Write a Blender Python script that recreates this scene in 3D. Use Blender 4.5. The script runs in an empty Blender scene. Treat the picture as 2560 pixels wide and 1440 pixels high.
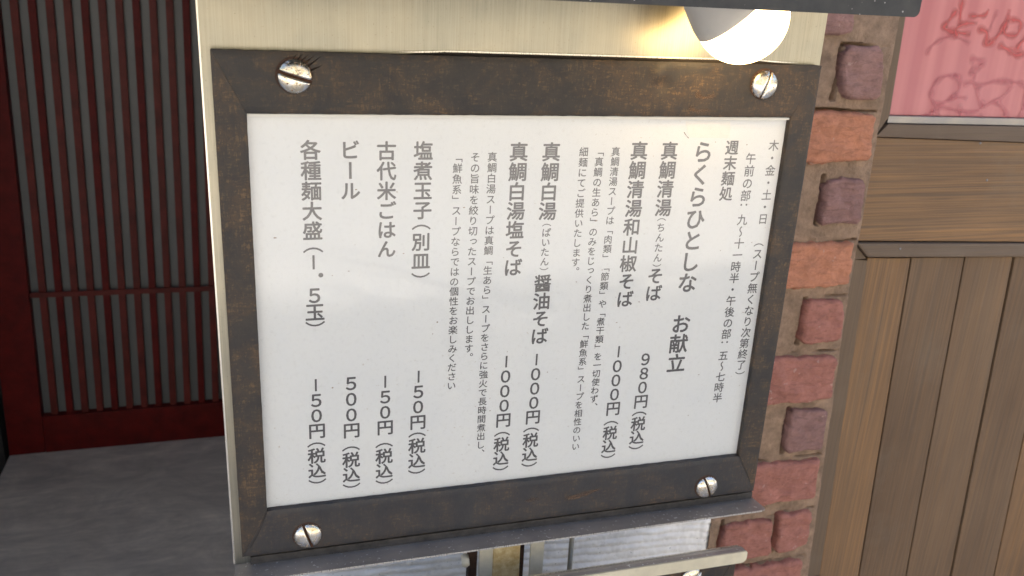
import bpy, bmesh, math, random
import numpy as np
from mathutils import Vector, Matrix, noise
random.seed(7)
rng = np.random.default_rng(7)
SC = bpy.context.scene
COL = SC.collection

# ------------------------------------------------------------------ camera, world, sun, exposure
cam_d = bpy.data.cameras.new('camera')
cam = bpy.data.objects.new('camera', cam_d); COL.objects.link(cam)
RC = [[0.9583841568621043, -0.2813495138379399, 0.048396889764408355],
      [-0.04886230603458166, -0.3286857389413699, -0.9431745119889259],
      [0.2812690578870991, 0.901558725807543, -0.32875459083575265]]     # rows: right, down, forward
M = Matrix(((RC[0][0], -RC[1][0], -RC[2][0], 0.021206),
            (RC[0][1], -RC[1][1], -RC[2][1], -0.607537),
            (RC[0][2], -RC[1][2], -RC[2][2], 0.048581),
            (0, 0, 0, 1)))
cam.matrix_world = M
cam_d.sensor_width = 36.0
cam_d.lens = 2175.0/2560.0*36.0
cam_d.clip_start = 0.02; cam_d.clip_end = 200.0
cam_d.dof.use_dof = True; cam_d.dof.focus_distance = 0.66; cam_d.dof.aperture_fstop = 13.0
SC.camera = cam

SUN_EL, SUN_AZ = math.radians(58), math.radians(14)
world = bpy.data.worlds.new('World'); SC.world = world; world.use_nodes = True
wn = world.node_tree.nodes; wl = world.node_tree.links
sky = wn.new('ShaderNodeTexSky'); sky.sky_type = 'NISHITA'; sky.sun_disc = False
sky.sun_elevation = SUN_EL; sky.sun_rotation = SUN_AZ; sky.dust_density = 4.0; sky.air_density = 0.9; sky.ozone_density = 0.5
wl.new(sky.outputs['Color'], wn['Background'].inputs['Color'])
wn['Background'].inputs['Strength'].default_value = 0.12
sun_d = bpy.data.lights.new('sun', 'SUN'); sun_d.energy = 4.8; sun_d.angle = math.radians(0.5); sun_d.color = (1.0, 0.955, 0.895)
sun = bpy.data.objects.new('sun', sun_d); COL.objects.link(sun)
sd = Vector((math.sin(SUN_AZ)*math.cos(SUN_EL), math.cos(SUN_AZ)*math.cos(SUN_EL), math.sin(SUN_EL)))
sun.rotation_euler = (-sd).to_track_quat('-Z', 'Y').to_euler(); sun.location = sd*12
SC.view_settings.view_transform = 'Standard'; SC.view_settings.look = 'None'
SC.view_settings.gamma = 1.0; SC.view_settings.use_curve_mapping = False
SC.view_settings.exposure = 1.9

# ------------------------------------------------------------------ materials
class N:
    """small node-tree writer"""
    def __init__(s, name):
        s.m = bpy.data.materials.new(name); s.m.use_nodes = True
        s.t = s.m.node_tree; s.b = s.t.nodes['Principled BSDF']; s.out = s.t.nodes['Material Output']
    def n(s, typ, **kw):
        nd = s.t.nodes.new(typ)
        for k, v in kw.items():
            if k.startswith('i_'):
                key = k[2:]; key = int(key) if key.isdigit() else key.replace('_', ' ')
                nd.inputs[key].default_value = v
            else: setattr(nd, k, v)
        return nd
    def l(s, a, b): s.t.links.new(a, b)
    def co(s, scale=(1, 1, 1), rand=0.0):
        tc = s.n('ShaderNodeTexCoord'); src = tc.outputs['Object']
        if rand:
            oi = s.n('ShaderNodeObjectInfo'); mu = s.n('ShaderNodeMath', operation='MULTIPLY'); mu.inputs[1].default_value = rand
            s.l(oi.outputs['Random'], mu.inputs[0])
            ad = s.n('ShaderNodeVectorMath', operation='ADD'); s.l(src, ad.inputs[0]); s.l(mu.outputs[0], ad.inputs[1]); src = ad.outputs[0]
        mp = s.n('ShaderNodeMapping'); mp.inputs['Scale'].default_value = scale; s.l(src, mp.inputs['Vector'])
        return mp.outputs['Vector']
    def noise(s, vec, scale, detail=4, rough=0.6, dist=0.0):
        nd = s.n('ShaderNodeTexNoise'); nd.inputs['Scale'].default_value = scale; nd.inputs['Detail'].default_value = detail
        nd.inputs['Roughness'].default_value = rough; nd.inputs['Distortion'].default_value = dist
        s.l(vec, nd.inputs['Vector']); return nd.outputs['Fac']
    def ramp(s, fac, stops, interp='LINEAR'):
        nd = s.n('ShaderNodeValToRGB'); cr = nd.color_ramp; cr.interpolation = interp
        while len(cr.elements) < len(stops): cr.elements.new(0.5)
        for e, (p, c) in zip(cr.elements, stops):
            e.position = p; e.color = (c, c, c, 1) if isinstance(c, (int, float)) else (*c, 1)
        s.l(fac, nd.inputs['Fac']); return nd.outputs['Color']
    def mix(s, fac, a, b, mode='MIX'):
        nd = s.n('ShaderNodeMix', data_type='RGBA', blend_type=mode)
        for sock, v in ((nd.inputs['Factor'], fac), (nd.inputs['A'], a), (nd.inputs['B'], b)):
            if isinstance(v, (int, float)): sock.default_value = v
            elif isinstance(v, tuple): sock.default_value = (*v, 1)
            else: s.l(v, sock)
        return nd.outputs['Result']
    def bump(s, h, strength=0.3, dist=0.001):
        nd = s.n('ShaderNodeBump'); nd.inputs['Strength'].default_value = strength; nd.inputs['Distance'].default_value = dist
        s.l(h, nd.inputs['Height']); s.l(nd.outputs['Normal'], s.b.inputs['Normal']); return nd
    def set(s, **kw):
        for k, v in kw.items():
            sock = s.b.inputs[k.replace('_', ' ')]
            if isinstance(v, bpy.types.NodeSocket): s.l(v, sock)
            elif isinstance(v, tuple): sock.default_value = (*v, 1) if len(v) == 3 else v
            else: sock.default_value = v
        return s

def mat_steel(name, base=(0.285, 0.278, 0.228), rough=0.34, brush=0.25, spots=True, stretch=(900, 900, 14)):
    w = N(name)
    v = w.co(stretch)
    br = w.noise(v, 1.0, 5, 0.7)
    br2 = w.noise(w.co((2600, 2600, 40)), 1.0, 3, 0.6)
    cl = w.noise(w.co((1, 1, 1)), 16, 4, 0.6)
    c = w.mix(w.ramp(br, [(0.3, 0.0), (0.7, 1.0)]), tuple(x*0.74 for x in base), tuple(x*1.08 for x in base))
    c = w.mix(w.ramp(cl, [(0.35, 0.0), (0.75, 0.28)]), c, (0.55, 0.47, 0.33))
    if spots:
        sp = w.noise(w.co((1, 1, 1)), 900, 1, 0.4)
        msk = w.ramp(sp, [(0.73, 0.0), (0.76, 0.6)])
        c = w.mix(msk, c, (0.16, 0.13, 0.1))
    r = w.ramp(br, [(0.2, rough*0.8), (0.8, rough*1.25)])
    w.set(Base_Color=c, Metallic=0.95, Roughness=r)
    w.bump(w.mix(0.5, br, br2), brush, 0.0003)
    return w.m

def mat_frame(name, base0, base1, amt):
    w = N(name)
    v = w.co((1, 1, 1), 3.0)
    big = w.noise(v, 30, 6, 0.72, 0.6)
    fine = w.noise(v, 330, 4, 0.65, 1.0)
    hx = w.noise(w.co((120, 120, 560), 2.0), 1.0, 3, 0.7, 0.6)
    vx = w.noise(w.co((560, 560, 120), 4.0), 1.0, 3, 0.7, 0.6)
    flo = w.mix(0.5, hx, vx)
    zone = w.ramp(big, [(0.42, 0.0), (0.62, 1.0)])
    c = w.mix(w.ramp(w.noise(v, 60, 4, 0.6), [(0.3, 0.0), (0.7, 1.0)]), base0, base1)
    c = w.mix(w.mix(1.0, zone, w.ramp(fine, [(0.40, 0.25), (0.62, 0.75)]), 'MULTIPLY'), c, tuple(b*(1-amt)+a*amt for a, b in zip((0.105, 0.060, 0.028), base1)))
    fl = w.mix(1.0, w.ramp(flo, [(0.53, 0.0), (0.60, 1.0)]), w.ramp(big, [(0.38, 0.05), (0.66, 0.9)]), 'MULTIPLY')
    c = w.mix(w.mix(1.0, fl, (amt, amt, amt), 'MULTIPLY'), c, (0.185, 0.112, 0.048))
    w.set(Base_Color=c, Roughness=w.ramp(fine, [(0.3, 0.42), (0.7, 0.62)]), Specular_IOR_Level=0.32)
    w.bump(w.mix(0.45, fine, flo), 0.45, 0.0006)
    return w.m

def mat_simple(name, col, rough=0.5, metal=0.0, nscale=60, amt=0.12, bump=0.15, bdist=0.0005, spec=0.5):
    w = N(name)
    v = w.co((1, 1, 1), 5.0)
    n1 = w.noise(v, nscale, 5, 0.65)
    c = w.mix(w.ramp(n1, [(0.3, 0.0), (0.7, 1.0)]), tuple(max(0, x*(1-amt)) for x in col), tuple(min(1, x*(1+amt)) for x in col))
    w.set(Base_Color=c, Roughness=rough, Metallic=metal, Specular_IOR_Level=spec)
    if bump: w.bump(w.noise(v, nscale*6, 4, 0.7), bump, bdist)
    return w.m

def mat_specked(name, col, rough, metal=0.0, speck=(0.5, 0.5, 0.5), sscale=420, thr=0.72, spec=0.5):
    w = N(name)
    v = w.co((1, 1, 1), 5.0)
    n1 = w.noise(v, 25, 5, 0.6); n2 = w.noise(v, sscale, 1, 0.4); n3 = w.noise(w.co((60, 60, 60)), 1.0, 5, 0.7)
    c = w.mix(w.ramp(n1, [(0.3, 0.0), (0.7, 1.0)]), tuple(x*0.85 for x in col), tuple(x*1.15 for x in col))
    c = w.mix(w.ramp(n2, [(thr, 0.0), (thr+0.03, 0.8)]), c, speck)
    w.set(Base_Color=c, Roughness=w.ramp(n3, [(0.3, rough*0.75), (0.7, rough*1.3)]), Metallic=metal, Specular_IOR_Level=spec)
    w.bump(n3, 0.12, 0.0006)
    return w.m

def mat_wood(name, axis, streak=0.5, dark=(0.108, 0.073, 0.047), lightc=(0.165, 0.115, 0.074), orange=(0.31, 0.172, 0.076), pitch=95):
    w = N(name)
    a, g = (pitch, 1.6) if axis == 'z' else (1.2, pitch)
    sc = (a, a, g) if axis == 'z' else (a, g, g)
    v = w.co(sc, 7.0)
    gr = w.noise(v, 1.0, 4, 0.6, 0.35)
    fs = (700, 700, 9) if axis == 'z' else (9, 700, 700)
    fi = w.noise(w.co(fs, 7.0), 1.0, 4, 0.7)
    bl = w.noise(w.co((6, 6, 2.2) if axis == 'z' else (2.2, 6, 6), 9.0), 1.0, 4, 0.6)
    bands = w.ramp(gr, [(0.34, 0.0), (0.47, 0.75), (0.53, 0.15), (0.62, 1.0), (0.7, 0.3)])
    c = w.mix(w.ramp(bl, [(0.3, 0.0), (0.7, 1.0)]), dark, lightc)
    am = w.mix(1.0, bands, w.ramp(bl, [(0.25, streak*0.45), (0.6, streak)]), 'MULTIPLY')
    c = w.mix(am, c, orange)
    c = w.mix(w.ramp(fi, [(0.35, 0.22), (0.6, 0.0)]), c, (0.06, 0.038, 0.024))
    wr = w.noise(w.co((1, 1, 1), 11.0), 9, 5, 0.7)
    c = w.mix(w.ramp(wr, [(0.55, 0.0), (0.75, 0.25)]), c, (0.19, 0.155, 0.115))
    w.set(Base_Color=c, Roughness=w.ramp(fi, [(0.3, 0.62), (0.7, 0.5)]), Specular_IOR_Level=0.18)
    w.bump(w.mix(0.35, bands, fi), 0.35, 0.0010)
    return w.m

def mat_brick(name, col):
    w = N(name)
    v = w.co((1, 1, 1), 9.0)
    n1 = w.noise(v, 55, 6, 0.75, 0.8); n2 = w.noise(v, 260, 5, 0.8); n3 = w.noise(w.co((60, 60, 200), 9.0), 1.0, 4, 0.7, 1.0)
    c = w.mix(w.ramp(n1, [(0.3, 0.0), (0.7, 1.0)]), tuple(x*0.70 for x in col), tuple(min(1, x*1.18) for x in col))
    c = w.mix(w.ramp(n3, [(0.50, 0.0), (0.66, 0.55)]), c, tuple(x*0.50 for x in col))
    c = w.mix(w.ramp(w.noise(v, 110, 3, 0.5), [(0.68, 0.0), (0.74, 0.55)]), c, (0.50, 0.36, 0.31))
    w.set(Base_Color=c, Roughness=0.72, Specular_IOR_Level=0.35)
    w.bump(w.mix(0.5, n2, n3), 1.0, 0.0040)
    return w.m

def mat_screw():
    w = N('rusty_chrome')
    v = w.co((1, 1, 1), 6.0)
    n1 = w.noise(v, 170, 5, 0.75, 0.6); n2 = w.noise(v, 520, 4, 0.7)
    m = w.ramp(n1, [(0.42, 0.0), (0.60, 1.0)])
    c = w.mix(w.mix(1.0, m, (0.65, 0.65, 0.65), 'MULTIPLY'), (0.72, 0.71, 0.67), (0.58, 0.47, 0.24))
    rust = w.mix(1.0, w.ramp(n2, [(0.57, 0.0), (0.64, 1.0)]), w.ramp(n1, [(0.42, 0.0), (0.54, 1.0)]), 'MULTIPLY')
    c = w.mix(rust, c, (0.17, 0.06, 0.02))
    w.set(Base_Color=c, Metallic=w.ramp(rust, [(0.0, 1.0), (0.6, 0.1)]), Roughness=w.ramp(rust, [(0.0, 0.24), (0.6, 0.75)]))
    w.bump(n2, 0.12, 0.0003)
    return w.m

def mat_paper():
    w = N('menu_paper')
    v = w.co((1, 1, 1))
    n = w.noise(v, 14, 4, 0.5); n2 = w.noise(v, 420, 2, 0.5); n3 = w.noise(v, 5, 3, 0.5)
    c = w.mix(w.ramp(n, [(0.3, 0.0), (0.7, 1.0)]), (0.580, 0.600, 0.590), (0.612, 0.626, 0.605))
    c = w.mix(w.mix(1.0, w.ramp(n2, [(0.70, 0.0), (0.75, 0.6)]), w.ramp(n3, [(0.42, 0.1), (0.58, 1.0)]), 'MULTIPLY'), c, (0.35, 0.28, 0.2))
    w.set(Base_Color=c, Roughness=0.7)
    return w.m

def mat_pane():
    w = N('clear_acrylic')
    v = w.co((1, 1, 1))
    wav = w.noise(w.co((5, 5, 11)), 1.0, 3, 0.55, 0.6); dust = w.noise(v, 260, 5, 0.8)
    bp = w.n('ShaderNodeBump'); bp.inputs['Strength'].default_value = 0.35; bp.inputs['Distance'].default_value = 0.0035
    w.l(wav, bp.inputs['Height'])
    gl = w.n('ShaderNodeBsdfGlossy'); gl.inputs['Roughness'].default_value = 0.11; w.l(bp.outputs['Normal'], gl.inputs['Normal'])
    tr = w.n('ShaderNodeBsdfTransparent'); fr = w.n('ShaderNodeFresnel'); fr.inputs['IOR'].default_value = 1.52
    ge = w.n('ShaderNodeNewGeometry'); inv = w.n('ShaderNodeMath', operation='SUBTRACT'); inv.inputs[0].default_value = 1.0; w.l(ge.outputs['Backfacing'], inv.inputs[1])
    both = w.n('ShaderNodeMath', operation='MULTIPLY'); both.inputs[1].default_value = 1.85; w.l(fr.outputs[0], both.inputs[0])   # front and rear surface of the sheet together
    fac = w.n('ShaderNodeMath', operation='MULTIPLY'); w.l(both.outputs[0], fac.inputs[0]); w.l(inv.outputs[0], fac.inputs[1])
    mx = w.n('ShaderNodeMixShader'); w.l(fac.outputs[0], mx.inputs[0]); w.l(tr.outputs[0], mx.inputs[1]); w.l(gl.outputs[0], mx.inputs[2])
    df = w.n('ShaderNodeBsdfDiffuse'); df.inputs['Color'].default_value = (0.62, 0.58, 0.5, 1)
    m2 = w.n('ShaderNodeMixShader'); w.l(w.ramp(dust, [(0.54, 0.003), (0.80, 0.07)]), m2.inputs[0])
    w.l(mx.outputs[0], m2.inputs[1]); w.l(df.outputs[0], m2.inputs[2]); w.l(m2.outputs[0], w.out.inputs['Surface'])
    return w.m

def mat_emit(name, col, st):
    w = N(name); w.set(Base_Color=(0.9, 0.9, 0.88), Emission_Color=col, Emission_Strength=st, Roughness=0.4); return w.m

def mat_pink():
    w = N('faded_pink_sheet')
    st = w.noise(w.co((55, 55, 1.2)), 1.0, 2, 0.5)
    cl = w.noise(w.co((1, 1, 1)), 9, 4, 0.5)
    c = w.mix(w.ramp(st, [(0.35, 0.0), (0.65, 1.0)]), (0.385, 0.106, 0.112), (0.49, 0.168, 0.165))
    c = w.mix(w.ramp(cl, [(0.4, 0.0), (0.7, 0.35)]), c, (0.40, 0.135, 0.16))
    w.set(Base_Color=c, Roughness=0.35)
    return w.m

def mat_ground(name, col, scale=3.0, rough=0.8):
    w = N(name); v = w.co((1, 1, 1))
    a = w.noise(v, scale, 6, 0.65); b = w.noise(v, scale*60, 4, 0.7)
    c = w.mix(w.ramp(a, [(0.3, 0.0), (0.7, 1.0)]), tuple(x*0.8 for x in col), tuple(min(1, x*1.15) for x in col))
    c = w.mix(w.ramp(b, [(0.4, 0.25), (0.6, 0.0)]), c, tuple(x*0.6 for x in col))
    w.set(Base_Color=c, Roughness=rough); w.bump(b, 0.3, 0.002)
    return w.m

def mat_step():
    w = N('dark_stone_step')
    a = w.noise(w.co((6, 9, 6)), 1.0, 7, 0.72, 1.0); b = w.noise(w.co((1, 1, 1)), 210, 5, 0.75); s = w.noise(w.co((7, 30, 7)), 1.0, 6, 0.78, 1.4)
    c = w.mix(w.ramp(a, [(0.3, 0.0), (0.7, 1.0)]), (0.42, 0.385, 0.335), (0.80, 0.73, 0.62))
    c = w.mix(w.ramp(s, [(0.4, 0.35), (0.6, 0.0)]), c, (0.30, 0.28, 0.255))
    c = w.mix(w.ramp(b, [(0.62, 0.0), (0.72, 0.35)]), c, (0.52, 0.50, 0.47))
    w.set(Base_Color=c, Roughness=0.75); w.bump(b, 0.25, 0.0012)
    return w.m

def mat_yellow():
    w = N('stained_plywood'); v = w.co((1, 1, 1))
    a = w.noise(v, 130, 6, 0.75, 0.5); b = w.noise(v, 30, 4, 0.6)
    c = w.mix(w.ramp(a, [(0.3, 0.0), (0.7, 1.0)]), (0.58, 0.38, 0.13), (0.88, 0.76, 0.45))
    c = w.mix(w.ramp(b, [(0.5, 0.0), (0.75, 0.5)]), c, (0.30, 0.16, 0.05))
    w.set(Base_Color=c, Roughness=0.75); w.bump(a, 0.4, 0.0012); return w.m

STEEL = mat_steel('brushed_steel')
STEEL_EDGE = mat_steel('steel_edge', (0.72, 0.70, 0.64), 0.28, 0.1, False)
STEEL_STRIP = mat_simple('dull_metal_strip', (0.70, 0.67, 0.55), 0.45, 0.1, 50, 0.15, 0.1)
LEDGE = mat_specked('dusty_steel_ledge', (0.38, 0.345, 0.31), 0.40, 0.6, (0.75, 0.74, 0.70), 340, 0.69)
LIP = mat_simple('cream_painted_lip', (0.62, 0.57, 0.42), 0.4, 0.3, 40, 0.12, 0.05)
HOODP = mat_specked('dark_painted_metal', (0.024, 0.025, 0.025), 0.6, 0.0, (0.5, 0.48, 0.45), 300, 0.74)
HOODIN = mat_simple('hood_inner_steel', (0.40, 0.38, 0.33), 0.45, 0.6, 40)
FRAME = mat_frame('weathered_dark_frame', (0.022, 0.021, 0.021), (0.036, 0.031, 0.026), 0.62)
GROOVE = mat_simple('grime_and_groove_shadow', (0.055, 0.050, 0.045), 0.8, 0, 120, 0.4, 0.4)
FRAME_D = mat_frame('weathered_frame_grey_light', (0.024, 0.025, 0.028), (0.034, 0.034, 0.035), 0.28)  # bottom board: less brown patina, partly greyer light put into its colour
SEAM = mat_simple('dark_seam', (0.02, 0.018, 0.016), 0.8)
PAPER = mat_paper(); PANE = mat_pane()
INK = mat_simple('faded_grey_ink', (0.040, 0.040, 0.042), 0.6, 0, 300, 0.12, 0)
TAPE_REFL = mat_simple('yellowed_tape_and_reflection', (0.600, 0.592, 0.54), 0.45, 0, 80, 0.05, 0.05)
SCREW = mat_screw(); SLOT = mat_simple('rusted_slot', (0.055, 0.022, 0.010), 0.9, 0, 600, 0.5, 0.4)
RUST = mat_simple('rust_stain', (0.045, 0.022, 0.013), 0.85, 0, 300, 0.4, 0.3)
BULB = mat_emit('glowing_opal_bulb', (1.0, 0.66, 0.29), 4.2)
BULBH = mat_simple('grey_bulb_housing', (0.50, 0.485, 0.455), 0.45, 0, 80, 0.04, 0.03)
SOCK = mat_simple('black_bakelite', (0.03, 0.03, 0.03), 0.4)
BRASS = mat_simple('bulb_cap_metal', (0.7, 0.66, 0.55), 0.3, 1.0)
SIDING = mat_specked('white_textured_paint', (0.84, 0.825, 0.79), 0.75, 0, (0.30, 0.29, 0.27), 260, 0.74, 0.3)
MORTAR = mat_simple('sandy_mortar', (0.275, 0.190, 0.130), 0.88, 0, 75, 0.34, 0.9, 0.0025, 0.3)
BRK = {'o': mat_brick('orange_brick', (0.50, 0.215, 0.125)), 'p': mat_brick('purple_brick', (0.305, 0.170, 0.145)),
       'm': mat_brick('mauve_brick', (0.270, 0.150, 0.132)), 'r': mat_brick('red_brick', (0.375, 0.158, 0.120))}
WOODZ = mat_wood('stained_wood_vertical', 'z', 0.34, pitch=95)
WOODZS = mat_wood('stained_wood_bold_grain', 'z', 0.80, orange=(0.34, 0.182, 0.074), pitch=230)
WOODX = mat_wood('stained_wood_horizontal', 'x', 1.0, pitch=135)
WOODM = mat_wood('stained_wood_moulding', 'x', 0.10, dark=(0.112, 0.084, 0.062), lightc=(0.155, 0.120, 0.090))
WOODMZ = mat_wood('stained_wood_stile', 'z', 0.12, dark=(0.112, 0.080, 0.054), lightc=(0.150, 0.112, 0.078))
GAPM = mat_simple('dark_gap', (0.015, 0.011, 0.009), 0.9, 0, 60, 0.2, 0)
PINK = mat_pink()
PEACH = mat_simple('peach_paint', (0.72, 0.36, 0.22), 0.4, 0, 60, 0.12, 0)
ALU = mat_steel('aluminium_bead', (0.20, 0.20, 0.21), 0.4, 0.15, False, (9, 600, 600))
LACQ = mat_simple('dark_red_lacquer', (0.085, 0.0050, 0.0045), 0.5, 0, 30, 0.3, 0.1, 0.0005, 0.15)
LACQB = mat_simple('worn_red_lacquer', (0.095, 0.014, 0.011), 0.5, 0, 22, 0.35, 0.1, 0.0005, 0.2)
DGLASS = mat_simple('dark_frosted_glass', (0.085, 0.092, 0.092), 0.45, 0, 12, 0.12, 0.05)
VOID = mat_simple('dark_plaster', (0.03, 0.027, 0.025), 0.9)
STEP = mat_step()
STREET = mat_ground('light_concrete_paving', (0.53, 0.505, 0.47))
RENDER = mat_ground('beige_render', (0.50, 0.46, 0.38), 2.0)
FACADE = mat_ground('cream_facade', (0.36, 0.325, 0.25), 1.2)
WINGL = mat_simple('window_glass_dark', (0.05, 0.06, 0.07), 0.1, 0, 5, 0.1, 0)
WIREM = mat_simple('grey_rod_metal', (0.27, 0.25, 0.20), 0.4, 0.7, 90)

# ------------------------------------------------------------------ geometry helpers
def link(name, me, m, parent=None, shared_loc=None):
    """link a mesh given in world coordinates; its origin goes to its centre"""
    co = np.empty(len(me.vertices)*3); me.vertices.foreach_get('co', co); co = co.reshape(-1, 3)
    c = (co.min(0)+co.max(0))/2
    me.vertices.foreach_set('co', (co-c).ravel()); me.update()
    if m is not None: me.materials.append(m)
    o = bpy.data.objects.new(name, me); COL.objects.link(o)
    pw = Vector((0, 0, 0))
    if parent is not None:
        o.parent = parent; q = parent
        while q is not None: pw += Vector(q.location); q = q.parent
    o.location = Vector(c)-pw
    return o
def frombm(name, bm, m, parent=None, smooth=False):
    me = bpy.data.meshes.new(name); bmesh.ops.recalc_face_normals(bm, faces=bm.faces[:]); bm.to_mesh(me); bm.free()
    if smooth:
        for p in me.polygons: p.use_smooth = True
    return link(name, me, m, parent)
def thing(name, label, cat, loc=(0, 0, 0), group=None):
    o = bpy.data.objects.new(name, None); COL.objects.link(o); o.location = loc; o.empty_display_size = 0.05
    o['label'] = label; o['category'] = cat
    if group: o['group'] = group
    return o
def struct(o): o['kind'] = 'structure'; return o
def quad(bm, q, y0, y1, bev=0.0):
    """prism: q = 4 (x,z) corners, from y0 (front) to y1 (back)"""
    a = [bm.verts.new((x, y0, z)) for x, z in q]; b = [bm.verts.new((x, y1, z)) for x, z in q]
    fs = [bm.faces.new(a), bm.faces.new(b[::-1])]
    for i in range(4): j = (i+1) % 4; fs.append(bm.faces.new((a[i], b[i], b[j], a[j])))
    if bev:
        es = list({e for f in fs for e in f.edges}); bmesh.ops.bevel(bm, geom=es, offset=bev, segments=2, affect='EDGES', profile=0.6)
def qobj(name, q, y0, y1, m, parent=None, bev=0.0, smooth=False):
    bm = bmesh.new(); quad(bm, q, y0, y1, bev); return frombm(name, bm, m, parent, smooth)
def rect(x0, x1, z0, z1): return [(x0, z0), (x1, z0), (x1, z1), (x0, z1)]
def box(name, x0, x1, y0, y1, z0, z1, m, parent=None, bev=0.0):
    return qobj(name, rect(x0, x1, z0, z1), y0, y1, m, parent, bev)
def profile_x(name, prof, x0, x1, m, parent=None, thick=0.0012, round_r=0.0, smooth=False):
    """bent sheet: open profile [(y,z)...] swept along x with a thickness"""
    bm = bmesh.new(); n = len(prof)
    off = []
    for i in range(n):
        a = Vector(prof[max(0, i-1)]); b = Vector(prof[min(n-1, i+1)]); d = (b-a).normalized(); off.append(Vector((-d.y, d.x))*thick)
    rows = []
    for x in (x0, x1):
        rows.append([bm.verts.new((x, p[0], p[1])) for p in prof] + [bm.verts.new((x, prof[i][0]+off[i].x, prof[i][1]+off[i].y)) for i in range(n-1, -1, -1)])
    k = 2*n
    for i in range(k): j = (i+1) % k; bm.faces.new((rows[0][i], rows[0][j], rows[1][j], rows[1][i]))
    for r in rows:
        for i in range(n-1): bm.faces.new((r[i], r[i+1], r[k-2-i], r[k-1-i]))
    return frombm(name, bm, m, parent, smooth)
def gridmesh(xs, zs, yf):
    """displaced sheet facing -y: yf(X,Z)->Y arrays"""
    X, Z = np.meshgrid(xs, zs); Y = yf(X, Z)
    v = np.stack([X, Y, Z], -1).reshape(-1, 3); nx, nz = len(xs), len(zs)
    i = np.arange((nz-1)*nx).reshape(nz-1, nx)[:, :-1].ravel()
    f = np.stack([i, i+1, i+1+nx, i+nx], -1)
    me = bpy.data.meshes.new('sheet'); me.from_pydata(v.tolist(), [], f.tolist()); me.polygons.foreach_set('use_smooth', [True]*len(f))
    return me
def vnoise(X, Z, s, seed=0, octv=3):
    """numpy value noise, about -1..1"""
    out = np.zeros_like(X); amp = 1.0; tot = 0
    for o in range(octv):
        r = np.random.default_rng(seed*31+o); T = r.random((64, 64))*2-1
        x = X*s*2**o + 13.7*o+seed; z = Z*s*2**o + 5.1*o
        xi = np.floor(x).astype(int); zi = np.floor(z).astype(int); fx = x-xi; fz = z-zi
        fx = fx*fx*(3-2*fx); fz = fz*fz*(3-2*fz)
        g = lambda a, b: T[a % 64, b % 64]
        out += amp*((g(xi, zi)*(1-fx)+g(xi+1, zi)*fx)*(1-fz)+(g(xi, zi+1)*(1-fx)+g(xi+1, zi+1)*fx)*fz)
        tot += amp; amp *= 0.5
    return out/tot
def revolve(name, prof, origin, axis, m, parent=None, seg=48):
    """prof [(t along axis, radius)] revolved"""
    ax = Vector(axis).normalized(); u = ax.orthogonal().normalized(); v = ax.cross(u); o = Vector(origin)
    bm = bmesh.new(); rings = []
    for t, r in prof:
        if r < 1e-6: rings.append([bm.verts.new(o+ax*t)])
        else: rings.append([bm.verts.new(o+ax*t+(u*math.cos(a)+v*math.sin(a))*r) for a in [2*math.pi*k/seg for k in range(seg)]])
    for a, b in zip(rings, rings[1:]):
        for k in range(seg):
            j = (k+1) % seg
            if len(a) == 1 and len(b) > 1: bm.faces.new((a[0], b[k], b[j]))
            elif len(b) == 1 and len(a) > 1: bm.faces.new((a[k], a[j], b[0]))
            elif len(a) > 1: bm.faces.new((a[k], a[j], b[j], b[k]))
    return frombm(name, bm, m, parent, True)
def rod(name, p0, p1, r, m, parent=None, seg=16):
    d = Vector(p1)-Vector(p0); L = d.length
    return revolve(name, [(0, 0), (0, r), (L, r), (L, 0)], p0, d, m, parent, seg)

# ------------------------------------------------------------------ THE SETTING
W, H = 0.4575, 0.3871          # outer size of the menu frame; its top left front corner is the origin
ZS = -1.30                     # street level
me = bpy.data.meshes.new('street'); me.from_pydata([(-60, -60, ZS), (60, -60, ZS), (60, 60, ZS), (-60, 60, ZS)], [], [(0, 1, 2, 3)])
struct(link('street_paving', me, STREET))
step = struct(box('doorstep', -0.489, 0.30, 0.20, 1.30, ZS+0.002, -0.925, STEP, None, 0.004))

sb = thing('shop_building', 'beige shop building that holds the recessed entrance and carries the wall behind the menu sign', 'building', (0, 2.0, ZS))
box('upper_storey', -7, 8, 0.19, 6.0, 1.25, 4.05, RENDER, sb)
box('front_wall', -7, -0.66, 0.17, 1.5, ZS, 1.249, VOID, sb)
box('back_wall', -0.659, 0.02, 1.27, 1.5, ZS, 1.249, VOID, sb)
box('core_wall', 0.021, 8, 0.195, 1.5, ZS, 1.249, RENDER, sb)
box('cornice', -7.05, 8.05, 0.12, 0.189, 3.95, 4.10, RENDER, sb)
for wx in (-5.2, -2.6, 2.4, 5.0):
    f = box('window', wx-0.6, wx+0.6, 0.172, 0.188, 2.0, 3.2, ALU, sb)
    for s in (-1, 1): box('pane', wx+s*0.29-0.26, wx+s*0.29+0.26, 0.166, 0.171, 2.06, 3.14, WINGL, f)

# building on the other side of the street: seen only as reflections in steel, screws and acrylic
nb = thing('building_across_street', 'sunlit cream building opposite, mirrored in the steel of the menu sign', 'building', (0, -12, ZS))
box('wall', -16, 16, -18, -12, ZS, 5.4, FACADE, nb)
box('roof_edge', -16.2, 16.2, -18.2, -11.8, 5.401, 5.65, RENDER, nb)
for k in range(8):
    for z in (0.0, 2.9):
        x = -13.4+k*3.8
        f = box('window', x-0.75, x+0.75, -11.999, -11.94, z-0.4, z+1.1, ALU, nb)
        for s in (-1, 1): box('pane', x+s*0.37-0.33, x+s*0.37+0.33, -11.939, -11.925, z-0.33, z+1.03, WINGL, f)

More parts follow.
